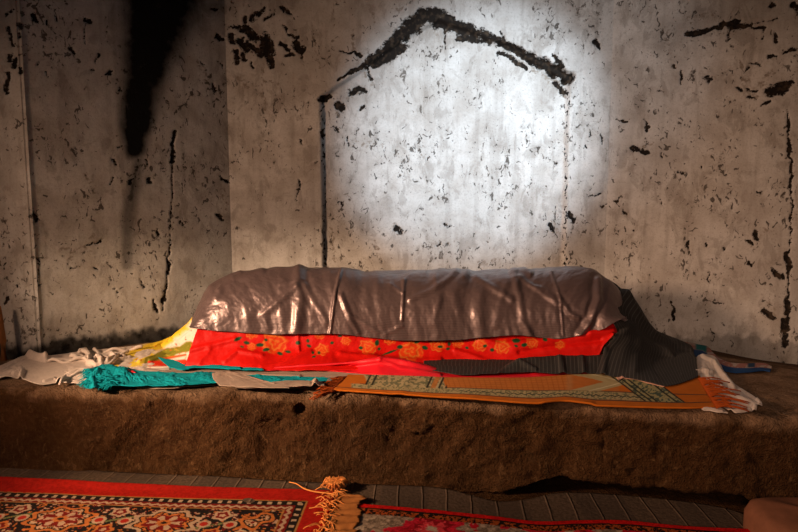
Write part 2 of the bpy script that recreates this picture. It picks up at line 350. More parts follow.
def wall(name, a, b, ztop=2.7, res=.0065, z0=-.03):
    a = np.array(a); b = np.array(b); L = np.linalg.norm(b-a); n = max(int(L/res), 2); m = int((ztop-z0)/res)
    s = np.linspace(0, 1, n); z = np.linspace(z0, ztop, m)
    SS, ZZ = np.meshgrid(s, z)
    X = a[0]+(b[0]-a[0])*SS; Y = a[1]+(b[1]-a[1])*SS
    nx, ny = (b[1]-a[1])/L, -(b[0]-a[0])/L        # into the room
    P = np.stack([X, Y, ZZ], -1); px, py = proj(P)
    wx = px + 3.2*fbm(px/7, py/7, 3)*2 + fbm(px/2.4, py/2.4, 9)*3.0; wy = py + 3.2*fbm(px/7, py/7, 5)*2 + fbm(px/2.4, py/2.4, 11)*3.0
    peel_dark = np.zeros(px.shape); patch = np.zeros(px.shape)
    for pts, W in PEEL_DARK:
        k = seg_dist(wx, wy, pts, [q*(1.0 if max(W) >= 7 else .78)+.2 if q > 2.6 else q*.55+.2 for q in W]); peel_dark = np.maximum(peel_dark, np.clip(1.35-k, 0, 1)*min(1, .60+.085*max(W)+.1*(len(pts) > 2)))
    peel_dark *= np.clip(.93+.9*fbm(px/6, py/6, 17), .4, 1)
    for pts, W in PATCH:
        k = seg_dist(wx, wy, pts, W); patch = np.maximum(patch, np.clip(1.35-k, 0, 1)*.5)
    # soot from the lamps: wide at the top, tapering down
    k = seg_dist(px+fbm(px/30, py/30, 21)*9, py, [(176,-80),(160,0),(152,40),(144,80),(138,120),(133,147)], [62,46,33,22,16,13])
    soot_dark = sstep(1.45, .45, k)
    soot_dark = np.maximum(soot_dark, .55*sstep(1.6, .2, seg_dist(px, py, [(140,150),(134,185),(128,215),(127,265)], [5,7,7,6])))
    soot_dark = np.maximum(soot_dark, .8*sstep(1.2, .3, seg_dist(wx, wy, [(138,168),(133,185),(130,200)], [2,3,3])))
    soot_dark = np.maximum(soot_dark, .5*sstep(1.5, 0, seg_dist(px, py, [(150,-10),(215,5),(190,12)], [20,16,12])))
    soot_dark = np.maximum(soot_dark, .22*sstep(1.5, 0, seg_dist(px, py, [(780,-10),(700,14),(660,40)], [34,26,14])))
    # dark ragged band at the foot of the wall, fading upward
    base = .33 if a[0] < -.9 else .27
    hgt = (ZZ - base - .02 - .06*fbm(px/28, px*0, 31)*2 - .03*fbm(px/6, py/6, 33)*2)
    soot_dark = np.maximum(soot_dark, np.clip(1.0-sstep(.0, .05 if a[0] < -.9 else .03, hgt), 0, 1)*(.88 if b[0] < -.8 else .45))
    # relief
    rel = .012*fbm(X*2.2+Y, ZZ*2.2, 41) + .0035*fbm((X+Y)*14, ZZ*14, 43)
    rel -= .007*sstep(.35, .75, peel_dark) + .002*sstep(.4, .8, patch)
    if name == 'wall_back':
        d = in_arch(px+fbm(px/9, py/9, 51)*2.0, py+fbm(px/9, py/9, 53)*2.0)
        rel -= .028*sstep(0, 4.6, d)
        rel -= .03*sstep(1.2, .5, seg_dist(wx, wy, [(498,42),(530,56),(568,77)], [2,5,7]))
    P[..., 0] += nx*rel; P[..., 1] += ny*rel
    # vertical cracks as real grooves
    o = grid_mesh(name, P, M_plaster, col=np.stack([soot_dark, peel_dark, patch], -1))
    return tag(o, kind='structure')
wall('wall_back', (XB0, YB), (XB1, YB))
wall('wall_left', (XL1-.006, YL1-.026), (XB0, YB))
wall('wall_right', (XB1, YB), (XR1, YR1))
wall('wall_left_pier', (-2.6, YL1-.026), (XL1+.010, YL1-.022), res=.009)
wall('wall_right_pier', (XR1+.004, YR1-.004), (2.55, 2.62), res=.009)
# floor
gx, gy = np.meshgrid(np.linspace(-3.4, 3.4, 120), np.linspace(-1.6, 3.6, 90))
fl = grid_mesh('floor', np.stack([gx, gy, -.012+.006*fbm(gx*3, gy*3, 61)], -1), M_mud); tag(fl, kind='structure')

# ------------------------------------------------------------------ earthen platform
def yfront(X): return np.interp(X, [-2.4, -1.5, 0, .7, 1.3, 2.6], [2.33, 2.27, 2.165, 2.02, 1.93, 1.86])
def H(X, Y):
    X = np.asarray(X, float); Y = np.asarray(Y, float)
    z = .332 + .008*np.sin(X*2.1+.4) + .004*np.sin(Y*5)
    back = sstep(2.35, 3.2, Y)
    z = z - back*(.012 + .125*sstep(1.15, 2.1, X))
    z = z - .03*sstep(-1.3, -2.2, X)*1.0
    return z
def onH(px, py, off=0):
    z = .33
    for _ in range(12):
        p = atZ(px, py, z+off); z = float(H(p[0], p[1]))
    return atZ(px, py, z+off)
PITS = [(300, 410, .024), (418, 434, .012), (630, 470, .014), (90, 400, .02)]
xs = np.linspace(-2.45, 2.6, 520)
rows = []
yf = yfront(xs) + .018*fbm(xs*2.5, xs*0, 71)
R = .045
for y in np.linspace(3.42, 2.36, 60):                       # top
    yw = np.interp(xs, [-2.45, XL1-.02, XL1, XB0, XB1, XR1, 2.6], [YL1-.06, YL1-.06, YL1-.03, YB-.035, YB-.035, YR1-.035, 2.52])
    Y = 2.36 + (yw-2.36)*(y-2.36)/(3.42-2.36); rows.append(np.stack([xs, Y, H(xs, Y)], -1))
for k in np.linspace(.05, 1, 14):                              # to the edge
    Y = 2.36 + (yf+R-2.36)*k; rows.append(np.stack([xs, Y, H(xs, Y)], -1))
for a in np.linspace(.1, 1, 10)*math.pi/2:                     # rounded lip
    Y = yf+R-R*math.sin(a); rows.append(np.stack([xs, Y, H(xs, yf+R)-R*.8*(1-math.cos(a))], -1))
ztop = H(xs, yf+R)-R*.8
zb = .085*sstep(.28, .58, xs)*(1-sstep(1.13, 1.24, xs)) - .012
for k in np.linspace(.03, 1, 46):                              # face
    rows.append(np.stack([xs, yf+.012*np.sin(k*3.1), ztop+(zb-ztop)*k], -1))
for k in np.linspace(.08, 1, 10):                              # underside of the overhang
    rows.append(np.stack([xs, yf+.40*k, zb+.01*k], -1))
rows.append(np.stack([xs, yf+.42, zb*0-.03], -1))
P = np.array(rows)
du = np.gradient(P, axis=1); dv = np.gradient(P, axis=0); N = np.cross(dv, du); N /= np.linalg.norm(N, axis=-1, keepdims=True)+1e-9
ii = np.arange(len(rows))[:, None]*np.ones_like(xs)[None]
s = np.clip(ii/10., 0, 99)
arc = np.cumsum(np.linalg.norm(np.diff(P, axis=0, prepend=P[:1]), axis=-1), axis=0)
edge = sstep(.95, 1.15, arc)
disp = edge*(.048*fbm(P[..., 0]*4, arc*4, 73) + .034*fbm(P[..., 0]*16, arc*16, 75, 5, .6) + .012*fbm(P[..., 0]*45, arc*45, 76, 3, .6)) + (1-edge)*.006*fbm(P[..., 0]*7, arc*7, 77)
px, py = proj(P)
for (cx, cy, r) in PITS:
    rr = r*F/2.2; d = np.hypot(px-cx, (py-cy)*1.0)/rr
    disp -= .022*sstep(1.05, .7, d)*edge; disp += .006*np.exp(-((d-1.15)/.2)**2)*edge
disp -= .015*sstep(1.8, .6, seg_dist(px+fbm(px/5, py/5, 79)*5, py, [(602,432),(603,462)], [1.4,1.2]))
disp -= .010*sstep(1.6, .6, seg_dist(px+fbm(px/5, py/5, 79)*5, py, [(296,442),(298,466)], [1.2,.9]))
sgn = np.sign(N[30, 200, 2])
P = P + N*sgn*disp[..., None]
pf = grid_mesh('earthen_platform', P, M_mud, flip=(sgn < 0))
tag(pf, 'long brown mud platform with rough front face, black hollow under its right end', 'platform')

# ------------------------------------------------------------------ cloth lofts
def pt(p, off):
    if p[0] == 'w': return np.array(p[1:], float)
    if len(p) == 2: return onH(p[0], p[1], off)
    return atY(p[0], p[1], p[2])
def loft(name, rows, nu, nv, mat, off=.004, creases=(), noise=(.004, 9), fine=(0, 40), solid=.0025, color=None, floor=None, parent=None, edge=1.6, seed=0, curl=0, CS=.8, aniso=.6):
    u = np.linspace(0, 1, nu)
    Rw = [catmull([pt(p, off) for p in r], u) for r in rows]
    Rw = np.array(Rw)
    # spacing between rows
    d = np.r_[0, np.cumsum([np.linalg.norm(Rw[i+1]-Rw[i], axis=1).mean() for i in range(len(Rw)-1)])]; wid = d[-1]; d /= d[-1]
    v = np.linspace(0, 1, nv)
    G = np.zeros((nv, nu, 3))
    T = np.zeros_like(Rw)
    for q in range(len(Rw)):
        a, b = max(q-1, 0), min(q+1, len(Rw)-1); T[q] = (Rw[b]-Rw[a])/(d[b]-d[a])
    for k, vv in enumerate(v):
        i = min(np.searchsorted(d, vv, side='right')-1, len(Rw)-2); h = d[i+1]-d[i]; t = (vv-d[i])/h
        G[k] = (2*t**3-3*t**2+1)*Rw[i] + (t**3-2*t**2+t)*h*T[i] + (-2*t**3+3*t**2)*Rw[i+1] + (t**3-t**2)*h*T[i+1]
    length = np.linalg.norm(np.diff(G[nv//2], axis=0), axis=1).sum()
    U, V = np.meshgrid(u, v)
    # ragged edges: displace in surface near the borders
    du = np.gradient(G, axis=1); dv = np.gradient(G, axis=0)
    nd = dv/(np.linalg.norm(dv, axis=-1, keepdims=True)+1e-9)
    e = edge*.0035
    jit = fbm(U*length*14, V*0+1, 201+seed)*2*sstep(.75, 1, V) + fbm(U*length*14, V*0+3, 203+seed)*2*sstep(.25, 0, V)
    G = G + nd*(jit*e)[..., None]
    N = np.cross(du, dv); N /= np.linalg.norm(N, axis=-1, keepdims=True)+1e-9
    sg = np.sign((N*np.array([0, -.7, .7])).sum(-1)); sg[sg == 0] = 1; N = N*sg[..., None]
    px, py = proj(G)
    um, vm = U*length, V*wid
    D = noise[0]*2*fbm(um*noise[1], vm*noise[1]*aniso+seed, 101+seed, 3) + fine[0]*2*fbm(um*fine[1], vm*fine[1], 131+seed, 4, .6)
    for cr in creases:
        pts, amp, wd = cr[:3]; asym = cr[3] if len(cr) > 3 else 0
        dd = seg_dist(px, py, pts)
        D = D + amp*CS*np.exp(-(dd/wd)**2)
        if asym: D = D - CS*asym*amp*np.exp(-((dd-wd*1.8)/wd)**2)
    if curl: D = D + curl*(sstep(.9, 1, V))
    G = G + N*D[..., None]
    zmin = (H(G[..., 0], G[..., 1]) if floor is None else floor) + off
    G[..., 2] = np.maximum(G[..., 2], zmin + (.0015*fbm(um*30, vm*30, 7+seed)))
    px, py = proj(G)
    col = color(U, V, um, vm, px, py) if color else None
    nf = N.mean((0, 1))
    dn = np.cross(G[nv//2, nu//2+1]-G[nv//2, nu//2], G[nv//2+1, nu//2]-G[nv//2, nu//2])
    flip = dn.dot(np.array([0, -.7, .7])) < 0
    o = grid_mesh(name, G, mat, parent, col=col, uv=np.stack([um, vm], -1), flip=flip, solid=solid, offset=1)
    return o
def rgb(*c): return np.array(c, float)
def paint(base, mask, c):
    m = np.clip(mask, 0, 1)[..., None]; return base*(1-m) + rgb(*c)*m

# yellow and white printed cloth, left foot of the grave
def col_yel(U, V, um, vm, px, py):
    c = np.ones(px.shape+(3,))*rgb(.72, .62, .52)
    n = fbm(px/9, py/6, 301)
    edge = seg_dist(px, py, [(196,312),(180,328),(160,343),(140,353),(118,362),(106,366)])
    c = paint(c, sstep(8, 3, edge+n*8), (.75, .52, .03))
    c = paint(c, sstep(9, 5, seg_dist(px, py, [(108,366),(130,362),(150,358)])+n*6), (.80, .60, .06))
    c = paint(c, sstep(5.5, 3.5, seg_dist(px, py, [(150,361),(170,353),(190,347)])+n*5), (.20, .19, .02))
    c = paint(c, sstep(3.4, 2.2, seg_dist(px, py, [(150,364),(168,364),(185,362)])), (.70, .03, .01))
    c = paint(c, sstep(1.6, .6, seg_dist(px, py, [(160,360),(186,355)])), (.60, .10, .02))
    g = sstep(.17, .24, fbm(px/3.2, py/2.4, 305)); c = paint(c, g*sstep(6, 14, edge)*.35, (.70, .48, .06))
    r = sstep(.22, .27, fbm(px/3, py/2, 307)); c = paint(c, r*.8, (.65, .08, .02))
    return c
o = loft('printed_sheet', [[('w', -.80, 3.0, .60), ('w', -1.0, 3.0, .42), ('w', -1.2, 2.98, .335), ('w', -1.35, 2.85, .335)],
     [(204,300,2.80), (190,321,2.78), (176,333,2.78), (160,345), (138,355), (116,362), (104,366)],
     [(206,310,2.66), (196,328,2.64), (184,343,2.64), (168,356), (145,360), (124,364), (106,366.5)],
     [(212,322,2.60), (204,340,2.58), (190,358,2.54), (178,367), (150,368), (126,368), (108,368)]], 220, 110, M_col, .008,
     creases=[([(196,330),(170,350),(140,362)], .010, 2.2), ([(192,345),(172,355),(150,362)], .009, 1.6), ([(186,358),(165,363)], .007, 1.4)],
     noise=(.008, 7), color=col_yel, seed=2)
tag(o, 'white printed cloth with yellow edging sloping off the left end of the grave', 'cloth')

# dark pinstriped cloth at the right end
dk = loft('pinstriped_cloth', [
     [('w', .80, 3.08, .55), ('w', .98, 3.08, .52), ('w', 1.12, 3.08, .40), ('w', 1.26, 3.05, .33), ('w', 1.36, 3.0, .31)],
     [(596,283,2.84), (612,283,2.84), (634,300,2.84), (650,325,2.86), (668,336,2.90), (690,346,2.84)],
     [(594,296,2.66), (608,300,2.66), (632,320,2.66), (650,340,2.70), (672,352,2.72), (694,362,2.66)],
     [(616,328,2.61), (624,330,2.61), (634,336,2.62), (650,346,2.64), (672,356,2.66), (695,364,2.63)],
     [(606,350,2.51), (612,350,2.50), (626,350,2.50), (648,360,2.54), (672,368,2.54), (696,370,2.56)],
     [(596,375), (604,376), (622,377.5), (645,382), (668,386), (698,377)]], 260, 160, M_dark, .022,
     creases=[([(626,294),(644,326),(664,350),(682,376)], .020, 4.5, .4), ([(640,340),(634,372)], .010, 4), ([(606,352),(618,335),(632,326)], .014, 4), ([(652,336),(690,352)], .014, 4),
              ([(668,345),(694,368)], .012, 4), ([(606,352),(603,376)], .012, 3)], noise=(.008, 6), seed=4)
tg = loft('tongue', [[(424,372,2.60), (460,376,2.60), (500,374,2.60), (522,364,2.58), (548,360,2.58), (612,360,2.58)],
     [(424,367.5,2.50), (460,371,2.455), (497,369,2.46), (520,359.5,2.49), (546,356,2.50), (604,356,2.50)],
     [(426,368.5,2.49), (460,372,2.44), (497,371,2.44), (522,361,2.465), (548,358,2.47), (604,358,2.47)],
     [(428,370), (460,375), (500,374), (530,372.5), (560,374), (604,373.5)]], 360, 40, M_dark, .022,
     creases=[([(500,372),(520,362),(535,370)], .010, 2.5), ([(560,358),(563,374)], .010, 3), ([(582,358),(584,374)], .008, 3)], noise=(.005, 12), seed=5)
merge(dk, [tg]); tag(dk, 'charcoal pinstriped cloth hanging over the right end of the grave and trailing along its foot', 'cloth')

# red floral cloth
ROSES = [(275,343,12.5), (252,334,6), (252,347,4.5), (322,350,7), (320,334,6), (346,341,5), (368,347,9), (390,340,6), (411,351,12.5), (438,345,8), (458,343,6), (480,345,7.5), (502,347,8), (532,343,6), (560,345,5)]
LEAVES = [(238,339,4,1.6),(247,343,3,1.8),(260,345,4,1.8),(266,350,3.5,1.6),(280,354,3,1.6),(288,352,3,1.4),(298,343,2,2),(308,341,1.5,2),(309,346,2.5,1.5),(313,353,1.5,1.5),(319,353,1.5,1.5),(314,357,2,1),
  (242,347,2,1),(377,343,2,3),(400,347,3,2),(417,342,3,1.6),(425,348,3,2),(440,347,2.6,1.4),(448,349,2,1.2),(390,352.5,8,1),(361,348,2,1.6),(379,349,1.5,1.5),(449,344,1.6,2),(485,346,2,1.5),(492,350,2,1.6),
  (516,341,4,2),(524,345,3,1.8),(516,346,2,1.2),(266,340,2,1.3),(340,336,2,1.2),(332,343,1.6,1.6),(467,348,2,1.3),(545,340,2.4,1.4)]
def col_floral(U, V, um, vm, px, py):
    c = np.ones(px.shape+(3,))*rgb(.56, .006, .003)
    for i, (x, y, r) in enumerate(ROSES):
        dx = (px-x)/r; dy = (py-y)/(r*.86); d = np.hypot(dx, dy); a = np.arctan2(dy, dx)
        rim = d*(1+.10*np.sin(a*6+i)+.06*np.sin(a*11+2*i))
        m = sstep(1.05, .93, rim)
        body = np.ones(px.shape+(3,))*rgb(.60, .045, .006)
        ln = .5+.5*np.sin(rim*12.5+1.6*np.sin(a*3+i)+a)
        body = paint(body, sstep(.45, .85, ln), (.62, .14, .02))
        c = c*(1-m[..., None]) + body*m[..., None]
    for i, (x, y, a, b) in enumerate(LEAVES):
        an = (i*37 % 50-25)/60.; dx = (px-x)*math.cos(an)+(py-y)*math.sin(an); dy = -(px-x)*math.sin(an)+(py-y)*math.cos(an)
        c = paint(c, sstep(1.25, .8, np.hypot(dx/a, dy/b)+fbm(px/2, py/2, 311)*.4), (.010, .060, .022))
    return c
fl_ = loft('floral_cloth', [
     [(212,300,2.68), (300,305,2.66), (400,308,2.66), (500,305,2.66), (560,304,2.66), (600,300,2.67)],
     [(199,326,2.605), (250,331,2.605), (300,333,2.605), (350,336,2.605), (400,340,2.605), (450,340,2.605), (500,335,2.605), (560,335,2.605), (606,328,2.60), (616,331,2.60)],
     [(192,346,2.565), (250,350,2.565), (300,352,2.565), (400,356,2.565), (470,354,2.565), (540,346,2.565), (598,342,2.565), (613,334,2.575)],
     [(186,366,2.52), (230,369), (290,371), (340,371), (390,370), (435,368,2.535), (490,367,2.535), (520,360,2.545), (545,357.5,2.55), (596,357,2.55), (604,345,2.555), (615,334.5,2.56)]],
     640, 130, M_red, .012,
     creases=[([(186,352),(215,345),(235,340)], .008, 2.5), ([(225,362),(238,352),(262,356)], .008, 2.2), ([(262,368),(285,362),(310,352)], .009, 2.2), ([(298,336),(299,352)], .008, 1.6),
              ([(340,355),(400,362),(440,360)], .010, 2.6), ([(480,340),(500,345),(560,340),(612,332)], .016, 3.2), ([(520,352),(560,344),(600,340)], -.012, 3), ([(455,350),(490,362)], .009, 2.4),
              ([(590,334),(604,326)], .012, 3), ([(210,350),(200,364)], .006, 3)], noise=(.010, 8), fine=(.0025, 22), color=col_floral, seed=6)
tag(fl_, 'bright red cotton cloth printed with orange roses and dark leaves hanging below the grey satin', 'cloth')
cr_ = loft('crimson_cloth', [
     [(250,370,2.58), (300,366,2.60), (350,364,2.60), (400,362,2.58), (470,374,2.5), (540,375,2.5), (600,374,2.48), (620,373,2.48)],
     [(262,368.5,2.50), (300,366,2.48), (340,363.5,2.47), (370,359.5,2.455), (388,358,2.45), (408,361,2.44), (430,367,2.43), (458,374,2.42), (474,371.5,2.42), (488,374.5,2.41), (520,375,2.41), (534,370,2.42), (548,374.5,2.41), (580,374,2.41), (620,371.5,2.43)],
     [(262,370.5,2.48), (300,368.5), (340,368), (370,366,2.44), (400,367,2.42), (450,376), (520,377), (580,376), (620,373)],
     [(264,371.5), (300,370), (350,373), (400,377), (450,380), (520,379), (580,378), (620,375)]], 480, 70, M_crimson, .011,
     creases=[([(300,368),(340,366),(380,360)], .006, 1.8), ([(380,360),(400,368),(440,376)], .005, 1.8), ([(470,375),(476,372)], .006, 2)], noise=(.004, 10), seed=8)
tag(cr_, 'plain crimson cloth edge spread along the front foot of the grave under the floral cloth', 'cloth')

# satin cover
sat_cr = [([(341,272),(336,290),(333,310),(330,334)], .013, 1.5), ([(300,268),(297,285),(300,300),(296,332)], .013, 4.5, .4), ([(296,286),(280,300),(262,315),(268,328)], .010, 3.2, .3),
  ([(404,282),(403,300),(402,320)], .009, 1.6), ([(341,296),(350,318),(358,333)], .008, 2.4, .3), ([(305,284),(316,305),(326,322)], .008, 3, .3),
  ([(240,272),(222,286),(216,300)], .010, 3), ([(262,270),(235,280),(220,292)], .010, 2.8, .3), ([(235,295),(228,305),(244,288)], .006, 3),
  ([(456,272),(446,282),(430,292),(410,300)], .011, 2.6, .3), ([(476,276),(496,290),(512,300)], .009, 3, .3), ([(512,272),(524,270),(530,274)], .012, 2.4, .3),
  ([(514,274),(520,300),(522,322),(530,335)], .010, 3.2, .3), ([(520,278),(540,292),(560,306)], .008, 2.2, .2), ([(551,273),(560,300),(563,335)], .007, 1.4), ([(530,285),(545,290),(555,300)], .008, 2.4),
  ([(560,300),(570,314),(578,318)], .010, 2.4, .3), ([(598,280),(598,300),(590,322),(580,335)], .020, 3.2, .5), ([(404,282),(410,276),(425,274)], .009, 2.6), ([(436,277),(436,284)], .008, 2.6),
  ([(440,300),(434,320),(437,336)], .006, 3), ([(480,285),(478,310),(482,335)], .006, 5, .3), ([(390,285),(402,293)], .006, 1.6), ([(365,290),(368,310)], .005, 3), ([(452,292),(458,310)], .006, 4), ([(280,284),(300,280),(330,274)], .007, 1.8),
  ([(210,300),(202,318),(214,296)], .006, 4), ([(470,268),(464,276)], .010, 3), ([(500,300),(495,325)], .005, 4), ([(386,334),(402,326)], .005, 2), ([(350,315),(378,332)], .005, 2)]
sat = loft('satin_cover', [
     [('w', -.90, 2.98, .49), ('w', -.72, 3.10, .55), ('w', -.2, 3.13, .50), ('w', .4, 3.13, .50), ('w', .86, 3.12, .50), ('w', 1.0, 3.04, .47)],
     [('w', -.93, 2.85, .515), ('w', -.82, 2.92, .61), ('w', -.66, 2.95, .675), ('w', -.2, 3.0, .67), ('w', .4, 3.0, .67), ('w', .82, 2.98, .665), ('w', .96, 2.94, .60), ('w', 1.02, 2.9, .53)],
     [(189,325,2.72), (197,308,2.74), (205,293,2.76), (221,279,2.78), (240,271.5,2.78), (290,266.5,2.78), (340,270,2.78), (400,275,2.78), (440,272.5,2.78), (462,271,2.78), (500,272.5,2.78), (545,270,2.78), (585,269.5,2.78), (600,273,2.78), (614,286,2.77), (624,303,2.76), (629,317,2.74)],
     [(189,326,2.655), (200,306,2.665), (213,294,2.665), (240,284,2.67), (290,280,2.67), (340,283,2.67), (400,287,2.67), (460,285,2.67), (545,284,2.67), (585,284,2.67), (604,292,2.665), (618,309,2.66), (628,320,2.65)],
     [(189.5,327,2.59), (202,318,2.60), (230,308,2.60), (290,306,2.60), (340,308,2.60), (400,311,2.60), (460,311,2.60), (545,309,2.60), (590,308,2.60), (612,316,2.595), (625,321,2.59)],
     [(190,328,2.575), (212,330.5,2.575), (250,333,2.575), (290,334.5,2.575), (332,334,2.575), (370,337.5,2.575), (400,340.5,2.575), (440,341,2.575), (480,338,2.575), (520,335.5,2.575), (555,339,2.575), (580,335,2.575), (603,329,2.575), (616,322,2.575), (627,317,2.59)]],
     760, 260, M_satin, .02, creases=sat_cr, noise=(.012, 10), fine=(.0040, 15), solid=.002, seed=10, edge=.8, CS=.55, aniso=.22)
tag(sat, 'grey-mauve satin cover with fine horizontal stripes draped over the top of the grave', 'cloth')

# ------------------------------------------------------------------ sheets lying on the platform, left
o = loft('cream_sheet', [
     [(-60,384), (0,366), (26,357), (50,356), (90,351), (125,348), (150,350), (165,356)],
     [(-60,388), (0,371), (30,361), (60,363), (95,361), (125,358), (150,358), (168,361)],
     [(-60,392), (0,379), (20,379), (42,385), (62,382.5), (84,385), (110,381), (140,376), (170,370)]], 380, 110, M_white, .006,
     creases=[([(28,355),(34,358),(46,360)], .022, 2.0), ([(46,360),(70,361),(88,361)], .008, 1.4), ([(72,357),(80,357),(86,360)], .011, 1.5), ([(80,354),(86,352),(90,358),(88,364),(96,368),(106,366),(116,360),(112,357)], .017, 1.5),
              ([(98,358),(102,362),(101,366)], .015, 1.5), ([(94,350),(98,354)], .012, 1.4), ([(58,384),(66,377),(78,373),(92,371)], .012, 1.8), ([(14,375),(22,373),(20,380)], .010, 1.6), ([(110,353),(125,350)], .008, 1.3),
              ([(108,366),(130,358)], .008, 1.2), ([(100,356),(114,354),(124,357)], .008, 1.2), ([(44,382),(54,379),(60,383)], .008, 1.5)], noise=(.009, 13), fine=(.0025, 45), seed=12, CS=1.25)
cream = o
bs = loft('beige_sheet', [
     [(118,364), (160,363), (220,364), (300,364), (380,369), (460,374), (540,375), (628,372)],
     [(120,370), (160,372), (220,373), (300,374), (380,379), (460,383), (540,383), (630,379)],
     [(120,384), (145,388.5), (175,389), (205,386), (240,386), (290,389), (335,388), (380,386), (460,387), (540,387), (632,384)]], 520, 50, M_beige, .004,
     creases=[([(130,367),(170,374),(230,373)], .006, 1.5), ([(300,368),(380,376),(460,381)], .006, 1.3), ([(230,374),(300,377)], .007, 1.3), ([(142,381),(160,387),(185,387),(205,382)], .012, 1.6)], noise=(.001, 14), seed=14)
fp = loft('flap', [[(212,374), (222,372.5), (236,373), (246,376)], [(214,380), (228,378), (244,380), (270,383)], [(220,386), (240,387), (262,388), (290,388.5)]], 80, 40, M_beige, .034, noise=(.004, 20), seed=15)
fp2 = loft('flap2', [[(232,384,), (262,383), (300,381), (322,382)], [(236,388), (262,388.5), (300,387), (325,386)]], 120, 24, M_beige, .028,
     creases=[([(311,377),(316,382),(315,387)], .016, 2.0), ([(240,385),(280,386),(310,384)], .006, 1.4)], noise=(.004, 20), seed=16)
merge(bs, [fp, fp2]); tag(bs, 'thin beige sheet lying under the teal shawl, one flap folded over it', 'cloth')
sh = empty('teal_shawl', onH(150, 380, 0), 'fuzzy teal shawl with a bunched fringed left end lying along the platform edge', 'shawl')
o = loft('shawl_body', [
     [(90,371), (102,366), (118,367), (140,371), (180,373.5), (212,373), (250,375.5), (290,377), (330,378)],
     [(86,380), (100,373,), (118,372), (140,377), (180,379), (212,378.5), (250,380), (290,381), (332,380)],
     [(85,388), (94,390.5), (106,387), (140,386.5), (180,386), (212,383.5), (250,385.5), (290,386), (331,382.5)]], 520, 60, M_teal, .020,
     creases=[([(100,376),(112,372),(124,374)], .018, 5), ([(130,378),(180,380),(210,378)], .006, 2.4), ([(250,380),(300,382)], .005, 2), ([(94,388),(92,380),(98,374)], .016, 3)], noise=(.007, 22), fine=(.0035, 110), seed=18)
child(o, sh)
def strands(name, items, mat, parent=None, sides=5):
    """items: (list of 3D points, radius) -> ONE mesh of tapering yarn tubes"""
    vs_, fs = [], []
    for pts, r in items:
        pts = np.array(pts, float); n = len(pts); b0 = len(vs_)
        tg_ = np.gradient(pts, axis=0); tg_ /= np.linalg.norm(tg_, axis=1, keepdims=True)+1e-9
        for k in range(n):
            a = np.cross(tg_[k], [0.03, .02, 1]); a /= np.linalg.norm(a)+1e-9; b = np.cross(tg_[k], a)
            rr = r*(1-.45*k/(n-1))
            for q in range(sides):
                t = q*2*math.pi/sides; vs_.append(pts[k]+rr*(math.cos(t)*a+math.sin(t)*b))
        for k in range(n-1):
            for q in range(sides):
                q2 = (q+1) % sides
                fs.append((b0+k*sides+q, b0+k*sides+q2, b0+(k+1)*sides+q2, b0+(k+1)*sides+q))
        fs.append(tuple(b0+q for q in range(sides))[::-1]); fs.append(tuple(b0+(n-1)*sides+q for q in range(sides)))
    me = bpy.data.meshes.new(name); me.from_pydata([tuple(v) for v in vs_], [], fs); me.update()
    me.polygons.foreach_set('use_smooth', np.full(len(me.polygons), True))
    o = link(name, me, mat)
    if parent: child(o, parent)
    return o
ropes = []
for pl, rr in (([(83,352),(89,355),(89,362),(94,367),(104,367.5),(113,363),(118,355),(124,351)], .0085), ([(97,357),(103,361),(101,367)], .008), ([(48,361),(66,361),(84,359)], .007),
               ([(92,360),(98,357),(110,357),(128,353)], .006), ([(104,351),(125,349.5),(142,348)], .006), ([(60,384),(66,378),(78,373),(92,371)], .007), ([(72,357),(80,358),(88,361)], .008)):
    P3 = [onH(x, y, .016) for x, y in pl]; P3 = catmull(P3, np.linspace(0, 1, 40)); P3[:, 2] += .008*np.sin(np.linspace(0, 9, 40)+rr*900)
    ropes.append((P3[::-1] if rr < .0075 else P3, rr))
merge(cream, [strands('folds', ropes, M_white, None, 8)])
tag(cream, 'rumpled cream cotton sheet spread at the left end of the platform', 'cloth')
rnd = random.Random(3)
it = []
for k in range(170):
    x0 = 88+rnd.random()*32; y0 = 369+rnd.random()*17
    p = onH(x0, y0, .022+.012*rnd.random()); d = np.array([-rnd.random()*.5-.2, -rnd.random()*.5+.1, 0]); d /= np.linalg.norm(d)
    L = .02+.03*rnd.random(); pts = []
    for s_ in np.linspace(0, 1, 5):
        q = p+d*L*s_+np.array([.004*math.sin(s_*7+k), .004*math.cos(s_*6+k), .010*math.sin(s_*3.1)-.012*s_])
        q[2] = max(q[2], .335+.004 if q[1] > 2.24 else .31); pts.append(q)
    it.append((pts, .0022))
strands('fringe', it, M_teal, sh)
o = loft('teal_scarf', [[(158,359,2.66), (172,360,2.62), (186,362,2.60), (210,362,2.62), (240,364,2.62), (262,366,2.62)], [(165,364), (172,366), (186,366), (204,365), (240,367.5), (262,369)], [(170,368), (182,370.5), (196,368.5), (215,369), (240,370), (264,370.5)]], 150, 30, M_teal, .018,
     creases=[([(174,369),(190,368),(204,366),(240,369)], .006, 1.4)], noise=(.003, 20), seed=20)
tag(o, 'narrow teal scarf edge showing beneath the lower left corner of the red floral cloth', 'scarf')
o = loft('crimson_rag', [[(104,369), (112,368), (124,368.5), (133,371)], [(104,371), (114,371), (126,371.5), (136,373)]], 40, 12, M_crimson, .026, noise=(.002, 20), seed=21)
tag(o, 'small crimson scrap of cloth behind the bunched end of the teal shawl', 'cloth')

